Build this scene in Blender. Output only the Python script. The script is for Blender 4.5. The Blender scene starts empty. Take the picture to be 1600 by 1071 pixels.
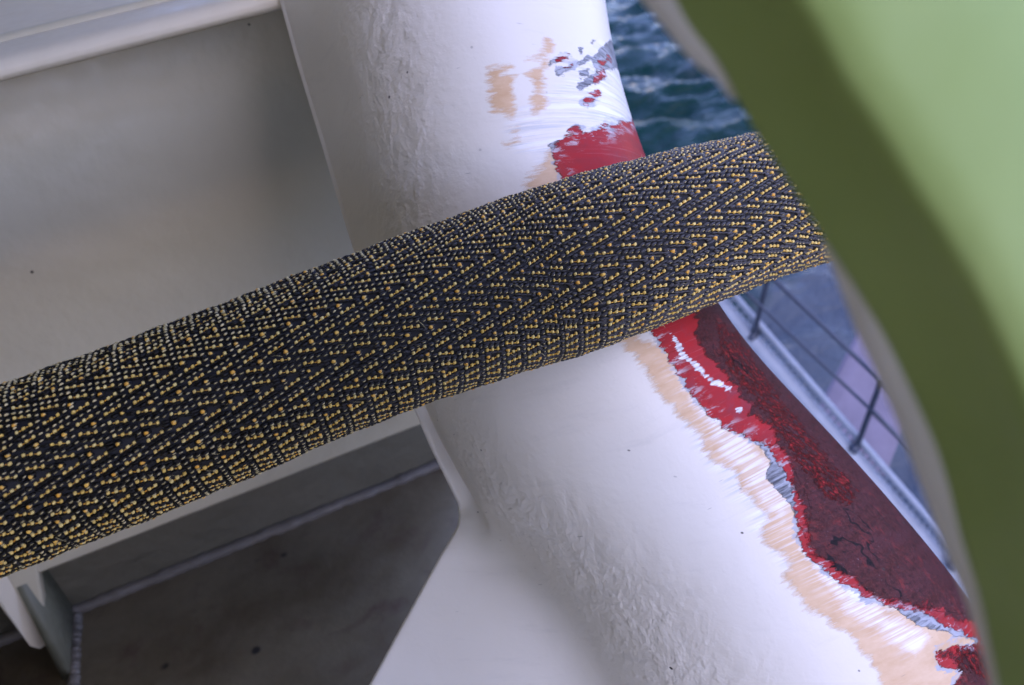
import bpy, math, random
import numpy as np
from mathutils import Matrix, Vector
random.seed(4); rng = np.random.default_rng(7)
SC = bpy.context.scene
COL = SC.collection

# ------------------------------------------------------------------ camera
EYE = np.array([0.0, 0.0, 7.5])                 # the eye: 7.5 m above the water, 0.86 m above the deck
FPX = 1331.0
_n = np.array([408, 1997, 1331.0]); _n /= np.linalg.norm(_n)
_w = np.array([5185, -1945, 1331.0]); _w -= (_w @ _n) * _n; _w /= np.linalg.norm(_w)
R3 = np.array([_w, np.cross(-_n, _w), -_n])      # rows: world X (along bulwark), Y (out to sea), Z (up)
cd = bpy.data.cameras.new('camera'); cam = bpy.data.objects.new('camera', cd); COL.objects.link(cam)
m = np.eye(4); m[:3, 0] = R3[:, 0]; m[:3, 1] = -R3[:, 1]; m[:3, 2] = -R3[:, 2]; m[:3, 3] = EYE
cam.matrix_world = Matrix(m.tolist())
cd.sensor_width = 36; cd.lens = 36 * FPX / 1600; cd.clip_start = 0.01; cd.clip_end = 6000
cd.dof.use_dof = True; cd.dof.focus_distance = 0.53; cd.dof.aperture_fstop = cd.lens / 3.6
SC.camera = cam

# ------------------------------------------------------------------ sky, sun, exposure
SUN_EL, SUN_AZ = math.radians(44), math.radians(168)    # azimuth counted from +Y towards +X
wd = bpy.data.worlds.new('World'); SC.world = wd; wd.use_nodes = True
nt = wd.node_tree; nt.nodes.clear()
sky = nt.nodes.new('ShaderNodeTexSky'); sky.sky_type = 'NISHITA'; sky.sun_disc = False
sky.sun_elevation = SUN_EL; sky.sun_rotation = SUN_AZ; sky.air_density = 1.0; sky.dust_density = 0.6; sky.ozone_density = 3.0
bg = nt.nodes.new('ShaderNodeBackground'); bg.inputs[1].default_value = 0.125
ow = nt.nodes.new('ShaderNodeOutputWorld')
wb = nt.nodes.new('ShaderNodeVectorMath'); wb.operation = 'MULTIPLY'; wb.inputs[1].default_value = (1.10, 0.985, 1.36)   # lilac cast of the whole overcast sky
nt.links.new(sky.outputs[0], wb.inputs[0]); nt.links.new(wb.outputs[0], bg.inputs[0]); nt.links.new(bg.outputs[0], ow.inputs[0])
sl = bpy.data.lights.new('sun', 'SUN'); sl.energy = 0.50; sl.angle = math.radians(65); sl.color = (1.0, 0.90, 0.84)
so = bpy.data.objects.new('sun', sl); COL.objects.link(so)
sd = Vector((math.sin(SUN_AZ) * math.cos(SUN_EL), math.cos(SUN_AZ) * math.cos(SUN_EL), math.sin(SUN_EL)))
so.rotation_euler = sd.to_track_quat('Z', 'Y').to_euler()
SC.view_settings.view_transform = 'Standard'; SC.view_settings.look = 'None'
SC.view_settings.exposure = 1.80; SC.view_settings.gamma = 1.0

# ------------------------------------------------------------------ helpers
def at(px, py, d):
    """the point seen at photo pixel (px, py) and depth d metres"""
    px = np.asarray(px, float); py = np.asarray(py, float); d = np.asarray(d, float)
    c = np.stack([(px - 800) / FPX * d, (py - 535.5) / FPX * d, d * np.ones_like(px)], -1)
    return c @ R3.T + EYE
def on_plane(px, py, axis, val):
    r = R3 @ np.array([(px - 800) / FPX, (py - 535.5) / FPX, 1.0])
    return EYE + r * ((val - EYE[axis]) / r[axis])
def project(P):
    c = (P - EYE) @ R3
    return c[:, 0] / c[:, 2] * FPX + 800, c[:, 1] / c[:, 2] * FPX + 535.5
def link(name, me, mat=None, parent=None, smooth=True):
    o = bpy.data.objects.new(name, me); COL.objects.link(o)
    if mat: me.materials.append(mat)
    if parent: o.parent = parent
    if smooth: me.shade_smooth()
    return o
def tag(o, label=None, cat=None, group=None, kind=None):
    for k, v in (('label', label), ('category', cat), ('group', group), ('kind', kind)):
        if v: o[k] = v
    return o
def empty(name, loc):
    o = bpy.data.objects.new(name, None); COL.objects.link(o); o.location = loc; o.empty_display_size = .05; return o
def mesh_np(name, V, F):
    """V (n,3), F (m,4) or (m,3) array"""
    me = bpy.data.meshes.new(name); V = np.asarray(V, np.float32); F = np.asarray(F, np.int32); k = F.shape[1]
    me.vertices.add(len(V)); me.vertices.foreach_set('co', V.ravel())
    me.loops.add(F.size); me.loops.foreach_set('vertex_index', F.ravel())
    me.polygons.add(len(F)); me.polygons.foreach_set('loop_start', np.arange(0, F.size, k, dtype=np.int32))
    me.polygons.foreach_set('loop_total', np.full(len(F), k, np.int32))
    me.update(calc_edges=True); me.validate(); return me
def attr(me, name, vals, typ='FLOAT'):
    a = me.attributes.new(name, typ, 'POINT')
    a.data.foreach_set('value' if typ == 'FLOAT' else 'vector', np.asarray(vals, np.float32).ravel())
def grid_faces(nu, nv, close_v=False):
    i = np.arange(nu - 1)[:, None]; j = np.arange(nv if close_v else nv - 1)[None, :]; j2 = (j + 1) % nv
    return np.stack([i * nv + j, (i + 1) * nv + j, (i + 1) * nv + j2, i * nv + j2], -1).reshape(-1, 4)
def parent_at(o, root):            # geometry is in world coordinates: shift it to the root's base
    o.parent = root; o.matrix_parent_inverse = Matrix.Translation(-Vector(root.location)); return o
def local(me, origin):
    me.transform(Matrix.Translation(-Vector(origin))); return me
def prism(name, poly3, depth_vec, mat, root, bevel=0.0, seg=3):
    """closed plate: polygon (n,3) extruded along depth_vec, edges rounded"""
    n = len(poly3); A = [tuple(p) for p in poly3]; B = [tuple(np.array(p) + depth_vec) for p in poly3]
    F = [list(range(n)), list(range(2 * n - 1, n - 1, -1))] + [[(i + 1) % n, i, n + i, n + (i + 1) % n] for i in range(n)]
    me = bpy.data.meshes.new(name); me.from_pydata(A + B, [], F); me.update()
    import bmesh
    bm = bmesh.new(); bm.from_mesh(me); bmesh.ops.recalc_face_normals(bm, faces=bm.faces)
    if bevel:
        bmesh.ops.bevel(bm, geom=[e for e in bm.edges if e.calc_face_angle(0) > .15], offset=bevel, segments=seg, affect='EDGES', profile=.5, clamp_overlap=True)
    bm.to_mesh(me); bm.free()
    if root: local(me, root.location)
    return link(name, me, mat, root)
def box(name, lo, hi, mat, root, bevel=0.0, seg=3):
    (x0, y0, z0), (x1, y1, z1) = lo, hi
    return prism(name, [(x0, y0, z0), (x1, y0, z0), (x1, y1, z0), (x0, y1, z0)], np.array([0, 0, z1 - z0]), mat, root, bevel, seg)
def tube(name, pts, rad, mat, root, nseg=14, ry=None):
    P = np.asarray(pts, float); n = len(P); T = np.gradient(P, axis=0); T /= np.linalg.norm(T, axis=1)[:, None]
    ref = np.array([0.2, 0.3, 1.0]); U = np.cross(T, ref); U /= np.linalg.norm(U, axis=1)[:, None]; W = np.cross(T, U)
    rad = np.broadcast_to(rad, (n,)); th = np.linspace(0, 2 * np.pi, nseg, endpoint=False)
    V = P[:, None] + rad[:, None, None] * (U[:, None] * np.cos(th)[None, :, None] + W[:, None] * np.sin(th)[None, :, None])
    F = grid_faces(n, nseg, True).tolist() + [list(range(nseg))[::-1], [(n - 1) * nseg + k for k in range(nseg)]]
    me = bpy.data.meshes.new(name); me.from_pydata([tuple(v) for v in V.reshape(-1, 3)], [], F); me.update()
    if root: local(me, root.location)
    return link(name, me, mat, root)
def sdf(px, py, poly):
    """signed distance in pixels, positive inside"""
    P = np.array(poly, float); d = np.full(px.shape, 1e9); ins = np.zeros(px.shape, bool)
    for k in range(len(P)):
        a, b = P[k - 1], P[k]; e = b - a
        t = np.clip(((px - a[0]) * e[0] + (py - a[1]) * e[1]) / (e @ e), 0, 1)
        d = np.minimum(d, np.hypot(px - a[0] - t * e[0], py - a[1] - t * e[1]))
        c = ((a[1] > py) != (b[1] > py)) & (px < (b[0] - a[0]) * (py - a[1]) / (b[1] - a[1] + 1e-12) + a[0]); ins ^= c
    return np.where(ins, d, -d)
def union(px, py, polys):
    r = np.full(px.shape, -1e3)
    for p in polys: r = np.maximum(r, sdf(px, py, p))
    return r
def smooth_curve(keys, xs):
    """cubic Hermite through (x, v) keys"""
    k = np.array(keys, float); X, Yv = k[:, 0], k[:, 1]
    mm = np.gradient(Yv, X); i = np.clip(np.searchsorted(X, xs) - 1, 0, len(X) - 2)
    h = X[i + 1] - X[i]; t = (xs - X[i]) / h
    return (2*t**3-3*t**2+1)*Yv[i] + (t**3-2*t**2+t)*h*mm[i] + (-2*t**3+3*t**2)*Yv[i+1] + (t**3-t**2)*h*mm[i+1]

# ------------------------------------------------------------------ node material helper
class Mat:
    def __init__(s, name):
        s.m = bpy.data.materials.new(name); s.m.use_nodes = True; s.t = s.m.node_tree
        s.p = s.t.nodes['Principled BSDF']; s.out = s.t.nodes['Material Output']
    def n(s, typ, **kw):
        x = s.t.nodes.new(typ)
        for k, v in kw.items():
            if isinstance(k, str) and k.startswith('i_'):
                x.inputs[int(k[2:])].default_value = v
            else: setattr(x, k, v)
        return x
    def L(s, a, b): s.t.links.new(a, b)
    def setin(s, node, idx, v):
        if isinstance(v, bpy.types.NodeSocket): s.L(v, node.inputs[idx])
        else: node.inputs[idx].default_value = v
    def math(s, op, a, b=0.0, c=0.0, clamp=False):
        x = s.n('ShaderNodeMath', operation=op, use_clamp=clamp)
        s.setin(x, 0, a); s.setin(x, 1, b)
        if op in ('MULTIPLY_ADD', 'SMOOTH_MIN', 'SMOOTH_MAX'): s.setin(x, 2, c)
        return x.outputs[0]
    def noise(s, vec, scale, detail=4, rough=.55, dist=0.0, off=None, stretch=None):
        if off or stretch:
            mp = s.n('ShaderNodeMapping'); s.L(vec, mp.inputs[0])
            if off: mp.inputs[1].default_value = off
            if stretch: mp.inputs[3].default_value = stretch
            vec = mp.outputs[0]
        x = s.n('ShaderNodeTexNoise'); s.L(vec, x.inputs['Vector']); x.inputs['Scale'].default_value = scale
        x.inputs['Detail'].default_value = detail; x.inputs['Roughness'].default_value = rough; x.inputs['Distortion'].default_value = dist
        return x.outputs['Fac']
    def ramp(s, fac, lo, hi, a=0.0, b=1.0):
        x = s.n('ShaderNodeMapRange'); x.clamp = True
        s.setin(x, 0, fac); s.setin(x, 1, lo); s.setin(x, 2, hi); s.setin(x, 3, a); s.setin(x, 4, b)
        return x.outputs[0]
    def mix(s, fac, a, b):
        x = s.n('ShaderNodeMix', data_type='RGBA'); s.setin(x, 0, fac)
        for i, v in ((6, a), (7, b)):
            if isinstance(v, tuple): v = (*v, 1)
            s.setin(x, i, v)
        return x.outputs[2]
    def attr(s, name): return s.n('ShaderNodeAttribute', attribute_name=name).outputs['Fac']
    def attrv(s, name): return s.n('ShaderNodeAttribute', attribute_name=name).outputs['Vector']
    def obj(s): return s.n('ShaderNodeTexCoord').outputs['Object']
    def bump(s, h, strength, dist, normal=None):
        b = s.n('ShaderNodeBump'); s.setin(b, 'Strength', strength); b.inputs['Distance'].default_value = dist; s.L(h, b.inputs['Height'])
        if normal: s.L(normal, b.inputs['Normal'])
        return b.outputs[0]
    def base(s, c): s.setin(s.p, 'Base Color', (*c, 1) if isinstance(c, tuple) else c)
    def rough(s, v): s.setin(s.p, 'Roughness', v)

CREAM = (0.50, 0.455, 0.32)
def painted(name, col, rough=.38, lump=.0009, lscale=16, specks=True, dirt=(.30, .24, .17), dirt_amt=.25):
    M = Mat(name); c = M.obj()
    big = M.noise(c, 3.1, 3); fine = M.noise(c, 60, 4); mid = M.noise(c, lscale, 3, .5)
    base = M.mix(M.ramp(big, .35, .7, 0, dirt_amt * .5), col, dirt)
    base = M.mix(M.ramp(fine, .45, .8, 0, .10), base, (col[0]*.8, col[1]*.78, col[2]*.74))
    if specks:
        v = M.n('ShaderNodeTexVoronoi'); M.L(c, v.inputs['Vector']); v.inputs['Scale'].default_value = 22
        sp = M.ramp(v.outputs['Distance'], .045, .03); g = M.ramp(M.noise(c, 7, 2), .57, .6)
        base = M.mix(M.math('MULTIPLY', sp, g), base, (.05, .04, .03))
    M.base(base); M.rough(M.ramp(fine, .3, .7, rough - .06, rough + .12))
    b = M.bump(mid, 1, lump * 8, None)
    M.L(M.bump(fine, .5, .0012, b), M.p.inputs['Normal'])
    return M.m
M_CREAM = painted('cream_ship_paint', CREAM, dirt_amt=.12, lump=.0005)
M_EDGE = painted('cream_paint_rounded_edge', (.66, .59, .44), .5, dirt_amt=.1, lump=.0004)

# ------------------------------------------------------------------ deck and water
M = Mat('weathered_deck_paint'); c = M.obj()
a_ = M.noise(c, 6, 5, .6); b_ = M.noise(c, 35, 4, .6); st = M.noise(c, 11, 4, .6, .8, off=(3, 1, 0))
col = M.mix(M.ramp(a_, .35, .65), (.115, .080, .038), (.19, .145, .078))
col = M.mix(M.ramp(st, .56, .7, 0, .8), col, (.10, .055, .03))
v = M.n('ShaderNodeTexVoronoi'); M.L(c, v.inputs['Vector']); v.inputs['Scale'].default_value = 17
col = M.mix(M.math('MULTIPLY', M.ramp(v.outputs['Distance'], .13, .07), M.ramp(M.noise(c, 5, 3), .5, .56)), col, (.02, .014, .01))
M.base(col); M.rough(M.ramp(b_, .3, .7, .45, .75)); M.L(M.bump(b_, .6, .002), M.p.inputs['Normal'])
M_DECK = M.m
ZD = EYE[2] - 0.86
o = prism('deck', [(-3, -2.2, ZD - .02), (-.2, -2.2, ZD - .02), (.05, .2, ZD - .02), (.20, .6, ZD - .02), (.20, 1.06, ZD - .02), (-3, 1.06, ZD - .02)], np.array([0, 0, .02]), M_DECK, None); tag(o, kind='structure')

M = Mat('harbour_water'); c = M.obj()
pale_fac = M.noise(c, .22, 5, .6, .6, off=(3.1, .7, 0)); nearm = M.n('ShaderNodeVectorMath', operation='DISTANCE'); M.L(c, nearm.inputs[0]); nearm.inputs[1].default_value = (5.5, 5.0, 0)
pale_fac = M.math('ADD', pale_fac, M.ramp(nearm.outputs['Value'], 3.0, 8.0, .36, 0))  # pale patches mixed into the water colour, strongest near the ladder
M.base(M.mix(M.ramp(pale_fac, .58, .72), (.003, .022, .015), (.07, .08, .09))); M.rough(.05); M.p.inputs['IOR'].default_value = 1.33; M.p.inputs['Specular IOR Level'].default_value = .22
h1 = M.noise(c, 1.3, 5, .6, .4, stretch=(1, 1.5, 1)); h2 = M.noise(c, 9, 4, .6)
nb = M.bump(h1, .8, .30); M.L(M.bump(h2, .35, .02, nb), M.p.inputs['Normal'])
M_WATER = M.m
q = np.linspace(-1, 1, 420); gx = 12 + 9 * np.sinh(q * 5.5) / np.sinh(1) * .55; gy = 16 + 9 * np.sinh(q * 5.5) / np.sinh(1) * .55
GX, GY = np.meshgrid(gx, gy, indexing='ij'); H = np.zeros_like(GX)
for k in range(40):
    wl = math.exp(random.uniform(math.log(.55), math.log(3.2))); an = random.gauss(.9, .65); ph = random.random() * 6.28
    H += .0125 * wl ** .8 * np.sin((GX * math.cos(an) + GY * math.sin(an)) * 2 * np.pi / wl + ph)
H *= np.exp(-((np.hypot(GX - 12, GY - 16) / 45) ** 2))
me = mesh_np('water', np.stack([GX, GY, H], -1).reshape(-1, 3), grid_faces(420, 420))
tag(link('water', me, M_WATER), kind='structure')

# ------------------------------------------------------------------ bulwark behind the rope
ZE = EYE[2]
YW, YR = .95, 1.02
bul = empty('bulwark', (-.6, YR, ZD))
tag(bul, 'cream painted steel bulwark under the rounded ledge, behind the rope at left', 'bulwark')
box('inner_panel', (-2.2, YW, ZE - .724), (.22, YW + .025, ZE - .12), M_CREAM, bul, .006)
box('recessed_plate', (-2.2, YR, ZD), (.19, YR + .02, ZE - .3), painted('shaded_grey_paint', (.125, .115, .078), .5), bul)  # underside shade is put into this dark colour
led = empty('top_ledge', (-.6, .9, ZE - .14)); led.parent = bul; led.location = led.location - bul.location
bpy.context.view_layer.update()
# ledge with rolled lip: swept profile along X
prof = []
for a in np.linspace(-180, 90, 18): prof.append((.872 + .013 * math.cos(math.radians(-a + 270)) * 1.0, -.137 + .013 * math.sin(math.radians(-a + 270))))
def lathe_strip(name, x0, x1, prof, mat, root, nx=40):
    xs = np.linspace(x0, x1, nx); P = np.array(prof); n = len(P)
    V = np.array([[x, p[0], ZE + p[1]] for x in xs for p in P]); me = mesh_np(name, V, grid_faces(nx, n, True))
    local(me, root.location); return link(name, me, mat, root)
bpy.data.objects.remove(led)
prof = [(1.6, -.125), (1.2, -.125), (.95, -.125), (.892, -.125), (.880, -.1252), (.868, -.1262), (.862, -.1295), (.859, -.134), (.859, -.139), (.862, -.1425), (.868, -.1445), (.876, -.145), (.89, -.145), (1.6, -.145)]
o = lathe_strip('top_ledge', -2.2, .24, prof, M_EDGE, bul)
sb = o.modifiers.new('s', 'BEVEL'); sb.width = .001; sb.segments = 2
# weld beads
def bead(name, p0, p1, r, mat, root, n=90):
    p0, p1 = np.array(p0), np.array(p1); t = np.linspace(0, 1, n)[:, None]
    P = p0 + (p1 - p0) * t + rng.normal(0, r * .05, (n, 3)); return tube(name, P, r * (1 + rng.normal(0, .10, n)), mat, root, 10)
M_WELD = painted('painted_weld', (.09, .085, .075), .5, dirt_amt=.5)
bead('weld_bead', (-2, YR - .003, ZD + .003), (.19, YR - .003, ZD + .003), .009, M_WELD, bul, 260)

# bracket with a toe that nearly reaches the deck
br = empty('bracket', (-.42, .98, ZD))
tag(br, 'white tapered bracket toe under the ledge at the lower left corner', 'bracket')
Q = lambda x, y, Y: on_plane(x, y, 1, Y)
toe = [Q(-200, 700, YW-.004), Q(20, 700, YW-.004), Q(61, 903, YW-.004), Q(66, 930, YW-.004), Q(76, 994, YW-.004), Q(73, 1008, YW-.004), Q(62, 1013, YW-.004), Q(22, 925, YW-.004), Q(-40, 800, YW-.004)]
prism('toe_plate', toe, np.array([0, .03, 0]), M_CREAM, br, .004)
lf = [Q(-120, 700, YW-.01), Q(-60, 700, YW-.006), Q(12, 890, YW-.006), Q(61, 1011, YW-.006), Q(52, 1012, YW-.03), Q(45, 1004, YW-.03), Q(-60, 858, YW-.03)]
me = bpy.data.meshes.new('face_flange')
A = [Q(-120, 640, YW-.012), Q(-80, 640, YW-.0045), Q(8, 895, YW-.0045), Q(72, 1009, YW-.0045), Q(62, 1014, YW-.012), Q(47, 1010, YW-.02), Q(0, 944, YW-.03), Q(-140, 760, YW-.04)]
A = [np.array(a) for a in A]; B_ = [a + np.array([-.004, .05, 0]) for a in A]; n = len(A)
me.from_pydata([tuple(v) for v in A + B_], [], [list(range(n)), list(range(2*n-1, n-1, -1))] + [[(i+1) % n, i, n+i, n+(i+1) % n] for i in range(n)]); me.update()
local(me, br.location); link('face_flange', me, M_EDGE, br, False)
M_SHADE = painted('shaded_grey_green_paint', (.12, .125, .085), .5)  # darker copy of the paint, carries the web plate's shade
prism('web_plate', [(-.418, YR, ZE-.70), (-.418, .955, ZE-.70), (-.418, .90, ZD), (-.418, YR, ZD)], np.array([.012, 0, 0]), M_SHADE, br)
bead('weld_bead', (-.404, YR, ZD + .002), (-.404, .86, ZD + .002), .007, M_WELD, br)

# ------------------------------------------------------------------ the chock rim (one lofted casting)
# per station: left plate edge (px,py,depth), right silhouette (px,py), centre depth, half width px, half height m, plate lift m
ST = [  # Lx,  Ly,   Ld,   Rx,   Ry,  dC,  a_px, b
 (340, -440, .86,  926, -440, .87, 196, .126),
 (402, -140, .80,  938, -140, .80, 215, .128),
 (420, -60,  .79,  941, -62,  .78, 220, .129),
 (436, 0,    .78,  946, 0,    .765, 226, .130),
 (462, 95,   .765, 962, 90,   .75, 232, .131),
 (497, 210,  .75,  992, 208,  .735, 240, .132),
 (540, 355,  .735, 1048, 335, .725, 246, .133),
 (585, 485,  .725, 1090, 415, .72, 250, .133),
 (628, 595,  .72,  1126, 478, .715, 258, .134),
 (672, 700,  .715, 1176, 546, .71, 268, .135),
 (716, 788,  .71,  1245, 622, .705, 282, .136),
 (716, 822,  .70,  1330, 718, .70, 300, .138),
 (684, 875,  .69,  1412, 812, .69, 315, .140),
 (630, 972,  .68,  1495, 908, .68, 330, .142),
 (560, 1100, .67,  1566, 1005, .67, 340, .144),
 (480, 1240, .665, 1640, 1120, .66, 350, .146),
 (400, 1380, .66,  1710, 1250, .65, 360, .148)]
ST = np.array(ST, float); NS = 420; tt = np.linspace(0, len(ST) - 1, NS)
par = np.stack([smooth_curve(np.stack([np.arange(len(ST)), ST[:, k]], 1), tt) for k in range(8)], 1)
# keep the kink of the plate edge at (716, 800)
kink = np.interp(tt, np.arange(len(ST)), ST[:, 0]); wk = np.exp(-((tt - 10.5) / 1.2) ** 2); par[:, 0] = par[:, 0] * (1 - wk * .6) + kink * wk * .6
gk2 = np.exp(-.5 * (np.arange(-90, 91) / 30) ** 2); gk2 /= gk2.sum()
def smooth2(z): return np.convolve(np.concatenate([2 * z[0] - z[90:0:-1], z, 2 * z[-1] - z[-2:-92:-1]]), gk2, 'valid')
Lsharp = at(par[:, 0], par[:, 1], par[:, 2]); SIL = par[:, 3:5].copy()
for k in range(8): par[:, k] = smooth2(par[:, k])
Lp = at(par[:, 0], par[:, 1], par[:, 2])
dirp = par[:, 3:5] - par[:, 0:2]; dirp /= np.linalg.norm(dirp, axis=1)[:, None]
Cpx = par[:, 3:5] - dirp * par[:, 6:7]
Cp = at(Cpx[:, 0], Cpx[:, 1], par[:, 5])
T = np.gradient(Cp, axis=0); T /= np.linalg.norm(T, axis=1)[:, None]
Rp = at(par[:, 3], par[:, 4], par[:, 5]); Uv = Rp - Cp; Uv -= (Uv * T).sum(1)[:, None] * T * .6; aw = np.linalg.norm(Rp - Cp, axis=1); Uv /= np.linalg.norm(Uv, axis=1)[:, None]
Hv = np.cross(Uv, T); Hv /= np.linalg.norm(Hv, axis=1)[:, None]
Hv *= np.sign((Hv * (EYE - Cp)).sum(1))[:, None]
NPT = 300
def section_raw(k, a, pt=None):
    b = par[k, 7]; l = Lp[k] - Cp[k]; lu, lh = l @ Uv[k], l @ Hv[k]
    if pt is None:
        ph = np.radians(np.linspace(75, 178, 600))          # the line from the plate edge touches the dome here
        g = (lu * np.cos(ph) / a + lh * np.sin(ph) / b) - 1
        sg_ = np.where(np.sign(g[:-1]) != np.sign(g[1:]))[0]
        return ph[sg_[0]] if len(sg_) else math.nan
pt0 = np.array([section_raw(k, aw[k] * .985) for k in range(NS)])
ok = np.isfinite(pt0); pt0 = np.interp(np.arange(NS), np.arange(NS)[ok], pt0[ok])
gk = np.exp(-.5 * (np.arange(-60, 61) / 20) ** 2); gk /= gk.sum()
smooth1 = lambda z: np.convolve(np.concatenate([np.full(60, z[0]), z, np.full(60, z[-1])]), gk, 'valid')
pt0 = smooth1(pt0) + np.interp(tt, [0, 7, 9.5, 12, 16], [0, 0, .20, .56, .75])
amul = np.full(NS, .985)
for it in range(4):
    V = np.zeros((NS, NPT, 3)); SU = np.zeros((NS, NPT))
    for k in range(NS):
        a, b = aw[k] * amul[k], par[k, 7]
        l = Lp[k] - Cp[k]; lu, lh = l @ Uv[k], l @ Hv[k]; lt = l - lu * Uv[k] - lh * Hv[k]; pt = pt0[k]
        phs = np.linspace(pt, math.radians(-112), 400)
        pts = [(lu + .004, lh - .018), (lu, lh - .012), (lu, lh - .002), (lu + .0015, lh)]
        e0 = np.array([a * math.cos(pt), b * math.sin(pt)]); l0 = np.array([lu + .003, lh + .0005])
        line = l0 + (e0 - l0) * np.linspace(0, 1, 120)[:, None]
        pl = np.concatenate([np.array(pts), line[:-1], np.stack([a * np.cos(phs), b * np.sin(phs)], 1)])
        s = np.concatenate([[0], np.cumsum(np.hypot(*np.diff(pl, axis=0).T))]); S = np.linspace(0, s[-1], 900)
        X = np.interp(S, s, pl[:, 0]); Yy = np.interp(S, s, pl[:, 1]); ds = S[1]
        sg = .022 / ds; kr = np.exp(-.5 * (np.arange(-int(3*sg), int(3*sg)+1) / sg) ** 2); kr /= kr.sum(); pad = len(kr) // 2
        def sm(z):
            zp = np.concatenate([2*z[0]-z[pad:0:-1], z, 2*z[-1]-z[-2:-pad-2:-1]]); return np.convolve(zp, kr, 'valid')
        sX, sY = sm(X), sm(Yy); jn = s[len(pts) + 118]
        wgt = np.exp(-((S - jn) / .07) ** 2) * np.clip((S - .03) / .03, 0, 1); X = X * (1 - wgt) + sX * wgt; Yy = Yy * (1 - wgt) + sY * wgt
        ii = np.concatenate([np.linspace(0, .03, 12, endpoint=False), .03 + .97 * np.linspace(0, 1, NPT - 12)]) * S[-1]
        X = np.interp(ii, S, X); Yy = np.interp(ii, S, Yy)
        fade = np.clip(1 - (X - lu) / max(1e-6, (0 - lu)), 0, 1)
        V[k] = Cp[k] + Uv[k] * X[:, None] + Hv[k] * Yy[:, None] + lt[None] * fade[:, None]
        V[k] += (Lsharp[k] - Lp[k]) * (np.exp(-(np.clip(ii - .012, 0, 9) / .035) ** 1.3))[:, None]
        SU[k] = ii - jn
    # keep the outline where it belongs: trim the half width until the widest point meets the edge line
    qx, qy = project(V.reshape(-1, 3)); qx = qx.reshape(NS, NPT); qy = qy.reshape(NS, NPT)
    silp = [tuple(p) for p in SIL[::6]] + [(-500, 2600), (-500, -600), (900, -600)]
    ins = sdf(qx.ravel(), qy.ravel(), silp).reshape(NS, NPT).min(1)
    amul = smooth1(amul * np.clip(1 + ins / par[:, 6], .8, 1.15))
arc = np.concatenate([[0], np.cumsum(np.linalg.norm(np.diff(Cp, axis=0), axis=1))])
Vf = V.reshape(-1, 3); me = mesh_np('chock_rim', Vf, grid_faces(NS, NPT)[:, ::-1])
px, py = project(Vf)
WORN = [(1018, 522), (1040, 552), (1062, 590), (1092, 632), (1130, 668), (1190, 694), (1228, 735), (1246, 786), (1244, 838), (1262, 872), (1300, 900), (1345, 934), (1400, 950), (1452, 962), (1500, 990), (1540, 1002), (1640, 1002), (1640, 940), (1250, 450), (1000, 380)]
MARO = [(1085, 470), (1088, 520), (1140, 600), (1190, 655), (1232, 715), (1253, 782), (1253, 836), (1274, 866), (1310, 890), (1357, 922), (1425, 940), (1490, 968), (1640, 960), (1640, 900), (1250, 450), (1080, 400)]
attr(me, 'd_worn', union(px, py, [WORN, [(862, 228), (884, 214), (905, 214), (925, 206), (955, 202), (975, 190), (1010, 188), (1060, 300), (900, 330), (878, 272), (866, 252)],
     [(1462, 1018), (1500, 1008), (1545, 1010), (1640, 1030), (1640, 1120), (1480, 1085), (1500, 1050), (1470, 1040)],
     [(935, 97), (950, 88), (952, 98), (938, 106)], [(928, 122), (944, 110), (943, 122), (930, 130)], [(873, 108), (895, 100), (896, 105), (876, 113)], [(912, 158), (936, 142), (934, 150), (916, 163)], [(868, 94), (888, 86), (888, 91), (870, 98)], [(888, 206), (900, 196), (912, 198), (904, 208)], [(930, 203), (945, 196), (944, 202)]]))
attr(me, 'd_maroon', union(px, py, [MARO, [(1470, 1020), (1640, 1010), (1640, 1110), (1490, 1080), (1505, 1050)]]))
attr(me, 'd_rust', union(px, py, [[(1120, 505), (1150, 520), (1200, 600), (1270, 690), (1340, 770), (1330, 790), (1290, 775), (1240, 710), (1180, 625), (1130, 560)], [(1490, 1012), (1560, 1010), (1560, 1071), (1500, 1040)]]))
attr(me, 'd_prim', union(px, py, [
     [(764, 108), (800, 99), (803, 106), (786, 114), (806, 117), (804, 150), (801, 168), (772, 174), (764, 160), (770, 148), (762, 146), (763, 126)],
     [(819, 94), (832, 86), (852, 80), (856, 66), (863, 72), (860, 84), (826, 98)],
     [(824, 110), (850, 96), (856, 98), (850, 118), (858, 128), (850, 144), (852, 170), (834, 178), (829, 150), (831, 134), (824, 118)],
     [(790, 176), (802, 174), (800, 181)], [(800, 203), (812, 200), (810, 208)], [(788, 226), (812, 217), (814, 222), (796, 230)],
     [(857, 232), (872, 222), (890, 272), (840, 300), (820, 288), (848, 262)],
     [(960, 520), (1060, 545), (1120, 650), (1190, 690), (1260, 780), (1255, 860), (1340, 940), (1420, 945), (1545, 1000), (1640, 1040), (1600, 1200), (1400, 1110), (1330, 990), (1240, 930), (1222, 900), (1236, 880), (1190, 842), (1200, 800), (1120, 720), (1050, 640), (1000, 570)]]))
attr(me, 'd_grey', union(px, py, [
     [(855, 98), (884, 87), (888, 90), (858, 102)], [(868, 113), (890, 103), (892, 108), (872, 117)], [(900, 136), (916, 124), (932, 112), (944, 110), (946, 118), (930, 128), (905, 142)],
     [(904, 116), (920, 108), (918, 118), (905, 124)], [(925, 92), (948, 66), (960, 60), (970, 110), (948, 108), (930, 108)], [(904, 76), (912, 72), (908, 84)], [(922, 66), (930, 62), (926, 70)], [(902, 98), (920, 88), (922, 92), (906, 102)],
     [(856, 228), (870, 222), (872, 228), (860, 233)], [(838, 186), (846, 182), (844, 190)],
     [(1180, 690), (1222, 700), (1268, 790), (1262, 850), (1236, 790), (1195, 745), (1205, 720)], [(1380, 938), (1640, 985), (1640, 1060), (1520, 1000), (1430, 975)]]))
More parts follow.
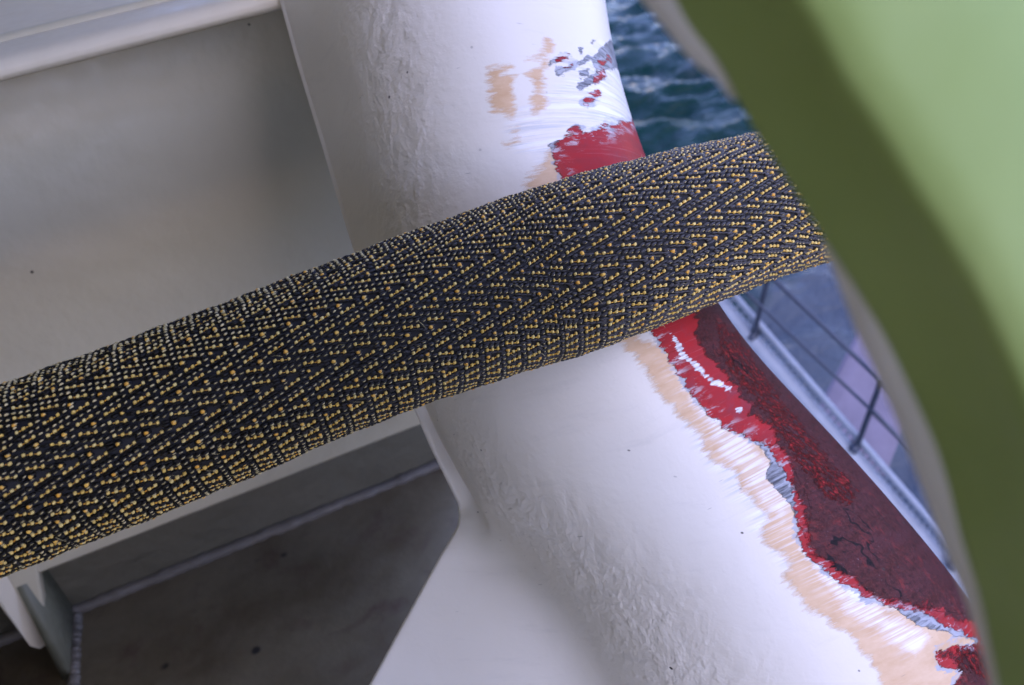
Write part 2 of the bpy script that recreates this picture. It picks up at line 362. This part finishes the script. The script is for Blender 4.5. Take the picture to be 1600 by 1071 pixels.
attr(me, 'd_scrape', union(px, py, [
     [(780, 205), (850, 150), (900, 100), (945, 60), (1010, 60), (1020, 240), (900, 235), (850, 250), (800, 232)],
     [(1010, 540), (1120, 640), (1250, 800), (1450, 985), (1420, 1040), (1300, 960), (1190, 850), (1090, 700)]]))
attr(me, 'd_highlight', union(px, py, [[(1050, 575), (1072, 572), (1130, 640), (1200, 722), (1238, 790), (1222, 812), (1160, 745), (1100, 668)], [(1262, 862), (1290, 880), (1350, 930), (1450, 1000), (1430, 1024), (1340, 968), (1282, 905)]]))  # glossy highlight streaks painted into the rim colour
attr(me, 'd_flake', union(px, py, [[(1048, 522), (1060, 528), (1072, 552), (1096, 576), (1112, 590), (1142, 604), (1138, 610), (1112, 602), (1082, 572), (1062, 556)], [(1150, 640), (1158, 638), (1156, 645)]]))
attr(me, 'd_lump', np.exp(-((SU.ravel() - np.repeat(np.interp(tt, [0, 7, 10, 16], [.055, .06, .075, .085]), NPT)) / .05) ** 2))
uvw = np.stack([SU, np.repeat(arc[:, None], NPT, 1), np.zeros_like(SU)], -1).reshape(-1, 3)
attr(me, 'uvw', uvw, 'FLOAT_VECTOR')

M = Mat('chafed_layered_paint'); uv = M.attrv('uvw')
rag = M.noise(uv, 34, 7, .68, .25, stretch=(.55, 2.0, 1)); rag2 = M.noise(uv, 150, 6, .7, off=(5, 3, 0), stretch=(.35, 2.4, 1)); rag3 = M.noise(uv, 60, 6, .65, off=(1, 9, 0), stretch=(.6, 1.6, 1))
hat = M.noise(uv, 230, 4, .6, off=(2, 2, 0), stretch=(.06, 2.2, 1))
def mask(name, amp, n_=rag, amp2=10, soft=.8, shift=0):
    d = M.attr(name); d = M.math('ADD', d, M.math('MULTIPLY', M.math('SUBTRACT', n_, .5), amp)); d = M.math('ADD', d, M.math('MULTIPLY', M.math('SUBTRACT', rag2, .5), amp2))
    return M.ramp(d, -soft + shift, soft + shift)
big = M.noise(uv, 9, 3, .5); fine = M.noise(uv, 320, 4, .6)
topc = M.mix(M.ramp(big, .3, .7), (.72, .685, .605), (.68, .64, .55))
topc = M.mix(M.ramp(M.noise(uv, 40, 5, .7, off=(7, 1, 0), stretch=(.3, 1.6, 1)), .56, .78, 0, .25), topc, (.40, .39, .36))
# scraped streaks: white and blue grey hatching along the way the rope rubs
ds = M.attr('d_scrape'); sc_in = M.ramp(M.math('ADD', ds, M.math('MULTIPLY', M.math('SUBTRACT', rag, .5), 60)), -8, 14)
streak = M.math('MULTIPLY', sc_in, M.ramp(hat, .48, .62)); topc = M.mix(M.math('MULTIPLY', streak, .55), topc, (.40, .45, .50))
streak2 = M.math('MULTIPLY', sc_in, M.ramp(M.noise(uv, 90, 5, .65, off=(8, 4, 0), stretch=(.12, 1.6, 1)), .50, .60)); topc = M.mix(M.math('MULTIPLY', streak2, .8), topc, (.80, .80, .80))
ragp = M.noise(uv, 27, 9, .72, .15, off=(9, 2, 0), stretch=(.5, 1.6, 1)); m_pr = mask('d_prim', 66, ragp, 36, 5, 0); prc = M.mix(M.ramp(rag3, .35, .65), (.55, .36, .20), (.64, .46, .29))
hole = M.ramp(M.math('MULTIPLY', M.ramp(hat, .50, .60), M.ramp(ds, -5, 30)), 0, 1, 0, .5); prc = M.mix(hole, prc, (.72, .71, .68))
col = M.mix(m_pr, topc, prc)
m_highlight = M.math('MULTIPLY', M.ramp(M.math('ADD', M.attr('d_highlight'), M.math('MULTIPLY', M.math('SUBTRACT', ragp, .5), 60)), -6, 8), M.ramp(hat, .42, .56, .2, .9)); col = M.mix(m_highlight, col, (.76, .74, .70))
m_gr = mask('d_grey', 16, rag3, 14); col = M.mix(m_gr, col, M.mix(M.ramp(M.math('ADD', M.math('MULTIPLY', rag2, .5), M.math('MULTIPLY', hat, .5)), .42, .58), (.07, .07, .075), (.34, .36, .39)))
m_wo = mask('d_worn', 42, rag, 20)
rim_ = M.math('MULTIPLY', mask('d_worn', 60, ragp, 26, .8, -4), M.math('SUBTRACT', 1, m_wo)); col = M.mix(M.math('MULTIPLY', rim_, M.ramp(rag3, .35, .55)), col, (.36, .37, .40))
red = M.mix(M.ramp(rag3, .35, .65), (.38, .018, .018), (.28, .024, .026)); red = M.mix(M.ramp(hat, .60, .70, 0, .5), red, (.48, .16, .17))
col = M.mix(m_wo, col, red)
chip = M.math('MULTIPLY', M.ramp(M.noise(uv, 75, 7, .75, .2, off=(6, 6, 0), stretch=(.5, 2.0, 1)), .53, .57), M.math('MULTIPLY', m_wo, M.ramp(M.attr('d_worn'), 3, 26, 1, 0)))
col = M.mix(M.math('MULTIPLY', chip, .85), col, M.mix(M.ramp(rag2, .4, .6), (.26, .26, .28), (.62, .58, .60)))
wear2 = M.math('MULTIPLY', m_wo, M.ramp(M.noise(uv, 30, 6, .7, .5, off=(2, 7, 0)), .52, .66)); col = M.mix(M.math('MULTIPLY', wear2, .55), col, (.20, .045, .06))
m_ma = M.math('MULTIPLY', mask('d_maroon', 95, M.noise(uv, 26, 7, .72, .2, off=(3, 8, 0), stretch=(.7, 1.3, 1)), 24, 3), m_wo); mar = M.mix(M.ramp(fine, .3, .7), (.014, .003, .002), (.105, .024, .020))
mar = M.mix(M.ramp(rag, .35, .7, 0, .7), mar, (.085, .026, .030)); col = M.mix(m_ma, col, mar)
m_ru = M.math('MULTIPLY', mask('d_rust', 30, rag3, 30, 3), M.ramp(M.noise(uv, 150, 8, .82, .1, stretch=(1.5, .7, 1)), .48, .53)); col = M.mix(m_ru, col, M.mix(M.ramp(M.noise(uv, 400, 3, .7), .42, .58), (.40, .03, .03), (.12, .02, .014)))
spk = M.ramp(M.noise(uv, 700, 2, .6), .66, .72); col = M.mix(M.math('MULTIPLY', M.math('MULTIPLY', spk, m_ma), .6), col, (.22, .14, .16))
crk = M.n('ShaderNodeTexVoronoi', feature='DISTANCE_TO_EDGE'); mpv = M.n('ShaderNodeMapping'); M.L(uv, mpv.inputs[0]); mpv.inputs[3].default_value = (1.0, .35, 1); nwv = M.n('ShaderNodeVectorMath', operation='ADD'); M.L(mpv.outputs[0], nwv.inputs[0])
nz = M.n('ShaderNodeTexNoise'); M.L(uv, nz.inputs['Vector']); nz.inputs['Scale'].default_value = 60; nzs = M.n('ShaderNodeVectorMath', operation='SCALE'); M.L(nz.outputs['Color'], nzs.inputs[0]); nzs.inputs['Scale'].default_value = .02; M.L(nzs.outputs[0], nwv.inputs[1]); M.L(nwv.outputs[0], crk.inputs['Vector']); crk.inputs['Scale'].default_value = 45
crack = M.math('MULTIPLY', M.ramp(crk.outputs['Distance'], .035, .012), M.math('MULTIPLY', m_ma, M.ramp(M.noise(uv, 14, 3), .52, .58))); col = M.mix(crack, col, (.008, .004, .005))
m_fl = mask('d_flake', 26, rag3, 20); col = M.mix(m_fl, col, M.mix(M.ramp(rag2, .42, .58), (.30, .30, .31), (.78, .77, .76)))
# small dark pock marks and hair scratches
v = M.n('ShaderNodeTexVoronoi'); M.L(uv, v.inputs['Vector']); v.inputs['Scale'].default_value = 48
pock = M.math('MULTIPLY', M.ramp(v.outputs['Distance'], .06, .04), M.ramp(M.noise(uv, 12, 2), .5, .56)); col = M.mix(pock, col, (.05, .045, .04))
m_r2 = M.math('MULTIPLY', m_ma, M.ramp(M.noise(uv, 62, 9, .78, .3, off=(11, 3, 0), stretch=(1.3, .8, 1)), .55, .62)); col = M.mix(M.math('MULTIPLY', m_r2, .6), col, (.20, .028, .024))
scr = M.math('MULTIPLY', M.ramp(M.noise(uv, 120, 2, .5, off=(13, 5, 0), stretch=(.35, 3.2, 1)), .735, .76), M.ramp(M.noise(uv, 9, 2, .5, off=(1, 1, 4)), .45, .55)); col = M.mix(M.math('MULTIPLY', scr, .75), col, (.10, .10, .10))
M.base(col)
ro = M.ramp(fine, .3, .7, .33, .45); lay = M.math('MAXIMUM', m_wo, m_gr)
rr = M.n('ShaderNodeMix', data_type='FLOAT'); M.L(m_pr, rr.inputs[0]); M.L(ro, rr.inputs[2]); rr.inputs[3].default_value = .42
r2 = M.n('ShaderNodeMix', data_type='FLOAT'); M.L(lay, r2.inputs[0]); M.L(rr.outputs[0], r2.inputs[2]); r2.inputs[3].default_value = .42
M.rough(r2.outputs[0]); M.L(M.ramp(lay, 0, 1, .30, .13), M.p.inputs['Specular IOR Level'])
# relief: lumpy brushed topcoat, each worn layer sits lower
oc = M.obj()
lm = M.math('MULTIPLY', M.noise(oc, 40, 4, .56, .2), M.ramp(M.attr('d_lump'), 0, 1, .10, .85)); lf_ = M.math('MULTIPLY', M.ramp(M.noise(oc, 150, 2, .5), .5, .75), M.ramp(M.attr('d_lump'), 0, 1, .12, .8))
relief = M.math('ADD', lm, M.math('MULTIPLY', lf_, .1)); relief = M.math('SUBTRACT', relief, M.math('MULTIPLY', m_pr, .045)); relief = M.math('SUBTRACT', relief, M.math('MULTIPLY', m_gr, .12)); relief = M.math('SUBTRACT', relief, M.math('MULTIPLY', m_wo, .14))
pit = M.math('MULTIPLY', M.noise(uv, 190, 6, .75, .6, stretch=(.7, 1.4, 1)), M.math('ADD', M.math('MULTIPLY', m_ma, .45), M.math('MULTIPLY', m_ru, .8))); relief = M.math('SUBTRACT', relief, M.math('MULTIPLY', pit, .5))
M.L(M.bump(relief, 1, .0048), M.p.inputs['Normal'])
M_CHOCK = M.m
chock = empty('mooring_chock', tuple(Cp[200]))
tag(chock, 'white rounded steel chock rim worn to red and maroon paint under the rope', 'chock')
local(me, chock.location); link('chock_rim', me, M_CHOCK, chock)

# ------------------------------------------------------------------ the rope in its woven sleeve
xs = np.linspace(-900, 1900, 900)
yc = smooth_curve([(-900, 1060), (-420, 892), (-200, 822), (0, 752), (257, 655), (600, 518), (750, 465), (900, 416), (1050, 366), (1180, 326), (1290, 300), (1420, 284), (1560, 280), (1900, 300)], xs)
dd = smooth_curve([(-900, .40), (-420, .43), (-200, .442), (0, .455), (257, .475), (600, .51), (820, .535), (910, .543), (1050, .572), (1180, .62), (1290, .665), (1420, .73), (1560, .81), (1900, 1.08)], xs)
wpx = smooth_curve([(-900, 318), (-420, 300), (-200, 293), (0, 284), (257, 275), (600, 262), (750, 267), (900, 272), (1050, 255), (1180, 232), (1290, 216), (1420, 200), (1560, 182), (1900, 137)], xs)
Pc = at(xs, yc, dd); seg = np.linalg.norm(np.diff(Pc, axis=0), axis=1); S = np.concatenate([[0], np.cumsum(seg)])
Tt = np.gradient(Pc, axis=0); Tt /= np.linalg.norm(Tt, axis=1)[:, None]
Nn = EYE - Pc; Nn -= (Nn * Tt).sum(1)[:, None] * Tt; Nn /= np.linalg.norm(Nn, axis=1)[:, None]
Bb = np.cross(Nn, Tt); Bb *= np.sign(Bb @ R3[:, 1])[:, None]
rb = wpx / 2 * dd / FPX * .985; rn = np.interp(xs, [-420, 500, 820, 1100, 1560], [.049, .049, .0465, .048, .05])
Ax = np.interp(xs, [-900, 0, 257, 610, 925, 1130, 1300, 1900], [44, 40, 38.7, 34.1, 28.9, 24.7, 21.5, 13])
ci = np.concatenate([[0], np.cumsum(4 / (.5 * (Ax[1:] + Ax[:-1])) * np.diff(xs))]); ci -= np.interp(256.6, xs, ci)
NZ, NJ = 22, 22 * 16
def rope_at(i, j, lift):
    """i: column (float), j: units round the sleeve (float)"""
    x = np.interp(i, ci, xs); th = np.radians(-12.5 + np.interp(x, [257, 910, 1560], [0, 6.5, 10])) + j * 2 * np.pi / NJ
    g = lambda A: np.stack([np.interp(x, xs, A[:, k]) for k in range(3)], -1)
    P, N, B = g(Pc), g(Nn), g(Bb); a = np.interp(x, xs, rb); b = np.interp(x, xs, rn)
    wob = 1 + .006 * np.sin(i * .33 + j * .11) + .004 * np.sin(i * .81 - j * .05)
    a = (a * wob - .0016 + lift)[..., None]; b = (b * wob - .0016 + lift)[..., None]
    return P + N * b * np.cos(th)[..., None] + B * a * np.sin(th)[..., None]
rope = empty('mooring_rope', tuple(Pc[300]))
tag(rope, 'thick mooring rope in a black and yellow woven chafe sleeve lying across the chock', 'rope')
ii, jj = np.meshgrid(np.linspace(ci[0], ci[-1], 420), np.linspace(0, NJ, 97)[:-1], indexing='ij')
me = mesh_np('inner_sleeve', rope_at(ii, jj, 0.0).reshape(-1, 3), grid_faces(420, 96, True))
M = Mat('dark_inner_weave'); M.base((.008, .008, .010)); M.rough(.8); local(me, rope.location); link('inner_sleeve', me, M.m, rope)

I, J = np.meshgrid(np.arange(math.ceil(ci[0]) + 1, math.floor(ci[-1]) - 1), np.arange(NJ), indexing='ij'); I = I.ravel(); J = J.ravel()
zone = J // 16; up = zone % 2 == 0; occ = np.where(up, (J - I) % 4 == 0, (J + I) % 4 == 0); I, J, up = I[occ], J[occ], up[occ]; q = J % 16
JIT = np.random.default_rng(5).uniform(-.11, .11, 4096); rowid = np.where(up, (J - I) // 4, (J + I) // 4 + 1500) + 900; I = I + JIT[rowid % 4096]
big_ = q == 0; dot = np.isin(q, [3, 4, 5, 11, 12, 13]); dash = np.isin(q, [6, 7, 8, 9, 10]); flo = np.isin(q, [1, 2, 14, 15])
sgn = np.where(up, -1.0, 1.0)          # yarns lean against the row direction
def stitches(name, i, j, hl, hw, hh, lean, mat, lift=.0008, nseg=8, flat=1.0, sky_sheen=False):
    """half ellipsoid yarn floats; hl in columns, hw in units round, hh metres"""
    n = len(i); i = i + rng.normal(0, .025, n); j = j + rng.normal(0, .07, n); sc = rng.normal(1, .07, n)
    hl = hl * sc; hw = hw * rng.normal(1, .07, n); hh = hh * rng.normal(1, .12, n); lean = lean + rng.normal(0, .08, n)
    rings = [(1.0, -.25), (.93, .35), (.62, .82)]
    Vs = []
    for rr_, hz in rings:
        for k in range(nseg):
            t = 2 * np.pi * (k + .5) / nseg; cx = abs(math.cos(t)) ** flat * math.copysign(1, math.cos(t)) * rr_; cy = abs(math.sin(t)) ** flat * math.copysign(1, math.sin(t)) * rr_
            Vs.append(rope_at(i + hl * cx, j + hw * cy + lean * cx, lift + hh * hz))
    Vs.append(rope_at(i, j, lift + hh)); V_ = np.stack(Vs, 1); m_ = V_.shape[1]
    F = []
    for r_ in range(2):
        for k in range(nseg): F += [[r_*nseg+k, r_*nseg+(k+1) % nseg, (r_+1)*nseg+(k+1) % nseg], [r_*nseg+k, (r_+1)*nseg+(k+1) % nseg, (r_+1)*nseg+k]]
    for k in range(nseg): F.append([2*nseg+k, 2*nseg+(k+1) % nseg, 3*nseg])
    F = (np.array(F)[None] + (np.arange(n) * m_)[:, None, None]).reshape(-1, 3)
    me = mesh_np(name, V_.reshape(-1, 3), F); attr(me, 'rnd', np.repeat(rng.random(n), m_)); attr(me, 'sky_sheen', np.repeat(np.interp(np.interp(i, ci, xs), [350, 700, 1050], [0, .45, 1]), m_))  # sky sheen painted as paler yarn towards the right
    local(me, rope.location); o = link(name, me, mat, rope); tag(o, kind='stuff'); return o
def yarn(name, c0, c1, rough, worn=.0, spec=.5):  # worn: how much of the painted sky sheen is mixed in
    M = Mat(name); r = M.attr('rnd'); M.base(M.mix(M.math('MULTIPLY', M.attr('sky_sheen'), worn), M.mix(r, c0, c1), (.080, .076, .078))); M.rough(M.ramp(r, 0, 1, rough - .05, rough + .08)); M.p.inputs['Specular IOR Level'].default_value = spec
    w = M.n('ShaderNodeTexWave', bands_direction='DIAGONAL'); M.L(M.obj(), w.inputs['Vector']); w.inputs['Scale'].default_value = 380; w.inputs['Distortion'].default_value = 3
    M.L(M.bump(w.outputs['Fac'], .5, .0003), M.p.inputs['Normal']); return M.m
Y_BLK = yarn('black_yarn', (.004, .0036, .003), (.010, .0085, .006), .36, worn=.8, spec=.24)
Y_PAL = yarn('pale_yellow_yarn', (.78, .51, .10), (.85, .66, .23), .45)
Y_STRAW = yarn('straw_yarn', (.44, .36, .16), (.70, .58, .30), .5, spec=.3)
Y_GLD = yarn('golden_yarn', (.78, .38, .04), (.82, .50, .09), .45)
cat = np.concatenate
row_ = np.where(up, 1.0, -1.0)
nxt = np.isin((q + np.where(up, 1, -1)) % 16, [3, 4, 5, 11, 12, 13]) & dot
bi = cat([I[dash], I[dot] + .1, I[flo], I[big_] + np.where(J[big_] % 32 == 0, 1.0, -1.0) - 1.1]).astype(float)
bj = cat([J[dash], J[dot] + 1.95, J[flo], J[big_] + 0.]).astype(float)
bl = cat([np.full(dash.sum(), .62), np.full(dot.sum(), .70), np.full(flo.sum(), .70), np.full(big_.sum(), .58)])
bw = cat([np.full(dash.sum(), 1.08), np.full(dot.sum(), .62), np.full(flo.sum(), 1.0), np.full(big_.sum(), 1.3)])
bs = cat([row_[dash] * -.38 - .12, row_[dot] * .4, row_[flo] * .25, row_[big_] * 0])
stitches('black_weave', bi, bj, bl, bw, .0010, bs, Y_BLK, lift=.0011)
stitches('pale_yellow_dots', I[dot].astype(float), J[dot] - .25, .265, 1.0, .0011, -.2, Y_PAL, flat=.5)
stitches('orange_links', I[nxt] + .5, J[nxt] + row_[nxt] * .5 + .1, 24e-2, .26, .0006, row_[nxt] * .25, Y_GLD, nseg=6)
kk = (dash | (flo & (rng.random(len(I)) < .85))) & (rng.random(len(I)) < .95)
wx = np.interp(np.interp(I[kk], ci, xs), [450, 1000], [1, .55])
stitches('pale_slivers', I[kk] + .1, J[kk] + .75, .33 * wx, .36 * wx, .0009, -.3, Y_STRAW, nseg=6, lift=.0015)  # thin pale stitches between the dots, smaller towards the right
bsh = np.where(J[big_] % 32 == 0, 1.0, -1.0)
stitches('golden_dots', I[big_] + bsh, J[big_] + 0., .36, 1.45, .0018, np.zeros(big_.sum()), Y_GLD, flat=.62)

# broken filaments standing off the weave
fv, ff = [], []
for k in range(420):
    i0 = rng.uniform(ci[0] + 8, ci[-1] - 10); j0 = rng.uniform(-140, 140); L_ = rng.uniform(.5, 1.5); dj = rng.normal(0, 2.5); hgt = rng.uniform(.0008, .0026)
    t = np.linspace(0, 1, 5); P = rope_at(i0 + L_ * t, j0 + dj * t ** 1.5, .0016 + hgt * np.sin(t * 2.2)); b0 = len(fv)
    for p_ in P:
        for q_ in range(3): fv.append(p_ + .00011 * np.array([math.cos(q_ * 2.09), math.sin(q_ * 2.09), math.cos(q_ * 2.09 + 1)]))
    for r_ in range(4):
        for q_ in range(3): ff.append([b0 + r_ * 3 + q_, b0 + r_ * 3 + (q_ + 1) % 3, b0 + r_ * 3 + 3 + (q_ + 1) % 3, b0 + r_ * 3 + 3 + q_])
me = mesh_np('loose_filaments', np.array(fv), np.array(ff)); attr(me, 'rnd', rng.random(len(fv))); local(me, rope.location); tag(link('loose_filaments', me, Y_STRAW, rope), kind='stuff')

# ------------------------------------------------------------------ green rail close by, with its bare edge
edge = np.array([(725, -500), (905, -140), (957, -70), (1005, 0), (1040, 44), (1076, 88), (1122, 130), (1180, 211), (1240, 298), (1288, 390), (1318, 465), (1344, 526), (1374, 590), (1401, 652), (1433, 736), (1472, 841), (1508, 930), (1534, 1010), (1550, 1071), (1575, 1200), (1590, 1330), (1626, 1800)], float)
te = np.linspace(0, len(edge) - 1, 120); e2 = np.stack([smooth_curve(np.stack([np.arange(len(edge)), edge[:, k]], 1), te) for k in (0, 1)], 1)
tg = np.gradient(e2, axis=0); tg /= np.linalg.norm(tg, axis=1)[:, None]; nrm = np.stack([tg[:, 1], -tg[:, 0]], 1)
gke = [(805, -500), (985, -140), (1020, -70), (1053, 0), (1080, 44), (1112, 84), (1134, 118), (1158, 165), (1183, 211), (1218, 263), (1252, 316), (1290, 378), (1340, 455), (1382, 528), (1440, 652), (1472, 736), (1502, 841), (1530, 930), (1548, 1010), (1560, 1071), (1582, 1200), (1596, 1330), (1632, 1800)]
ge = np.array(gke, float); tg2 = np.linspace(0, len(ge) - 1, 130); g2e = np.stack([smooth_curve(np.stack([np.arange(len(ge)), ge[:, k]], 1), tg2) for k in (0, 1)], 1)
gt = np.gradient(g2e, axis=0); gt /= np.linalg.norm(gt, axis=1)[:, None]; gn = np.stack([gt[:, 1], -gt[:, 0]], 1)
for _ in range(160): gn[1:-1] = (gn[:-2] + gn[1:-1] * 2 + gn[2:]) / 4
M = Mat('green_gloss_paint'); c = M.obj(); g1 = M.noise(c, 25, 3); g2 = M.noise(c, 90, 4)
M.base(M.mix(M.ramp(g1, .35, .65), (.31, .42, .125), (.35, .46, .15))); M.p.inputs['Specular IOR Level'].default_value = .2; M.rough(M.ramp(g2, .3, .7, .45, .6)); M.L(M.bump(g2, .4, .001), M.p.inputs['Normal'])
grn = empty('green_rail', tuple(at(1500, 300, .14)))
tag(grn, 'out of focus green painted curved rail with a bare whitish edge at the right', 'rail')
RP = smooth_curve([(0, .158), (1, .149), (2, .140), (3, .1325), (4, .1265), (5, .1235), (6, .1225), (7, .127), (8, .145), (9, .185)], np.linspace(0, 9, 46)); RU = smooth_curve([(0, 0), (1, 42), (2, 85), (3, 120), (4, 148), (5, 180), (6, 270), (7, 470), (8, 700), (9, 1000)], np.linspace(0, 9, 46))
RU = np.concatenate([RU, [1000, 500, 10]]); RP = np.concatenate([RP, [.20, .20, .18]])
gv = np.stack([at(g2e[:, 0] + gn[:, 0] * u_, g2e[:, 1] + gn[:, 1] * u_, d_) for u_, d_ in zip(RU, RP)], 1)
me = mesh_np('rail_body', gv.reshape(-1, 3), grid_faces(len(g2e), len(RU), True)); local(me, grn.location); link('rail_body', me, M.m, grn)
M_BARE = painted('bare_whitish_edge', (.80, .78, .74), .6, specks=False)
def edge_strip(t0, t1, wd_, depth):
    s_ = np.linspace(t0, t1, 40); ex = np.stack([np.interp(s_, te, e2[:, k]) for k in (0, 1)], 1); nx_ = np.stack([np.interp(s_, te, nrm[:, k]) for k in (0, 1)], 1)
    w_ = np.interp(np.linspace(0, 1, 40), [0, .12, .5, .9, 1], wd_)
    cc = ex + nx_ * (w_ / 2)[:, None]; tube('bare_edge', at(cc[:, 0], cc[:, 1], depth), w_ / 2 * depth / FPX, M_BARE, grn, 20)
edge_strip(0, 6.4, [80, 84, 90, 60, 10], .162)
edge_strip(8.9, 21, [8, 80, 90, 70, 60], .162)

# ------------------------------------------------------------------ boarding ladder far below
gw = empty('boarding_ladder', tuple(at(1350, 700, 3.0)))
tag(gw, 'grey boarding ladder with wire rails hanging below the chock at right', 'gangway')
def flatmat(name, c_, r_=.5, metal=0.0):
    M = Mat(name); n_ = M.noise(M.obj(), 14, 4); M.base(M.mix(M.ramp(n_, .3, .7), c_, tuple(x * .78 for x in c_))); M.rough(r_); M.p.inputs['Metallic'].default_value = metal; return M.m
M_ALU = flatmat('aluminium', (.26, .29, .34), .42, .0); M_WIRE = flatmat('dark_wire', (.035, .045, .07), .5); M_PURP = flatmat('lilac_canvas', (.17, .15, .20), .7)
def seg3(p, q, dp, dq, n=8):
    t = np.linspace(0, 1, n)[:, None]; a = at(*p, dp); b = at(*q, dq); return a + (b - a) * t
tube('side_beam', seg3((1036, 375), (1616, 1048), 3.25, 2.75), .038, M_ALU, gw, 20)
tube('side_rail', seg3((1052, 352), (1650, 1040), 3.2, 2.7), .012, M_ALU, gw, 12)
for k in range(64):
    t = k / 63; p = np.array((1060, 386)) * (1 - t) + np.array((1600, 1012)) * t; d_ = 3.2 + (2.74 - 3.2) * t
    a = at(p[0] - 9, p[1] + 8, d_); b = at(p[0] + 15, p[1] - 13, d_ - .01)
    o = tube('beam_rib', np.linspace(a, b, 2), .0045, M_ALU, gw, 6)
tube('handrail_wire', seg3((1120, 352), (1376, 595), 3.0, 2.75), .008, M_WIRE, gw)
tube('handrail_wire', seg3((1376, 595), (1640, 872), 2.75, 2.6), .008, M_WIRE, gw)
tube('handrail_wire', seg3((1100, 395), (1360, 640), 3.05, 2.8), .006, M_WIRE, gw)
tube('handrail_wire', seg3((1360, 640), (1620, 900), 2.8, 2.7), .008, M_WIRE, gw)
for p, d_ in [((1178, 528), 3.09), ((1338, 702), 2.94), ((1492, 885), 2.79)]:
    a = at(p[0] - 7, p[1] + 4, d_); tube('clamp', np.linspace(a, at(p[0] + 7, p[1] - 12, d_), 3), .016, M_WIRE, gw, 12)
for p, q, dp, dq in [((1206, 408), (1176, 532), 2.9, 3.1), ((1378, 592), (1336, 706), 2.74, 2.95), ((1530, 760), (1490, 890), 2.66, 2.8)]:
    tube('stanchion', seg3(p, q, dp, dq), .0095, M_WIRE, gw)
cv = [at(1352, 508, 3.3), at(1440, 600, 3.2), at(1412, 672, 3.15), at(1384, 745, 3.1), at(1330, 722, 3.15), at(1276, 655, 3.25)]
prism('canvas_screen', cv, np.array([.0, .02, .0]), M_PURP, gw, .003)

# ------------------------------------------------------------------ ship structure round the mooring station (shades it), with unseen added plates
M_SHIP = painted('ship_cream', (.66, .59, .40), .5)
ov = box('overhead_deck', (-2.6, -2.2, ZE + .55), (.32, 3.4, ZE + .61), M_SHIP, None); tag(ov, kind='structure')
sp_ = box('unseen_side_screen', (-2.6, 1.48, ZE - .13), (-.02, 1.52, ZE + .55), M_SHIP, None); tag(sp_, kind='structure')  # unseen plate added to block the sky from the rope's left part
lc = box('deck_shade_plate', (-1.5, .14, ZD), (-.02, .17, ZD + .30), M_SHIP, None); tag(lc, kind='structure')  # unseen plate added to keep light off the deck
bh = box('bulkhead', (-1.16, -2.2, ZD), (-1.1, .93, ZE + .55), M_SHIP, None); tag(bh, kind='structure')
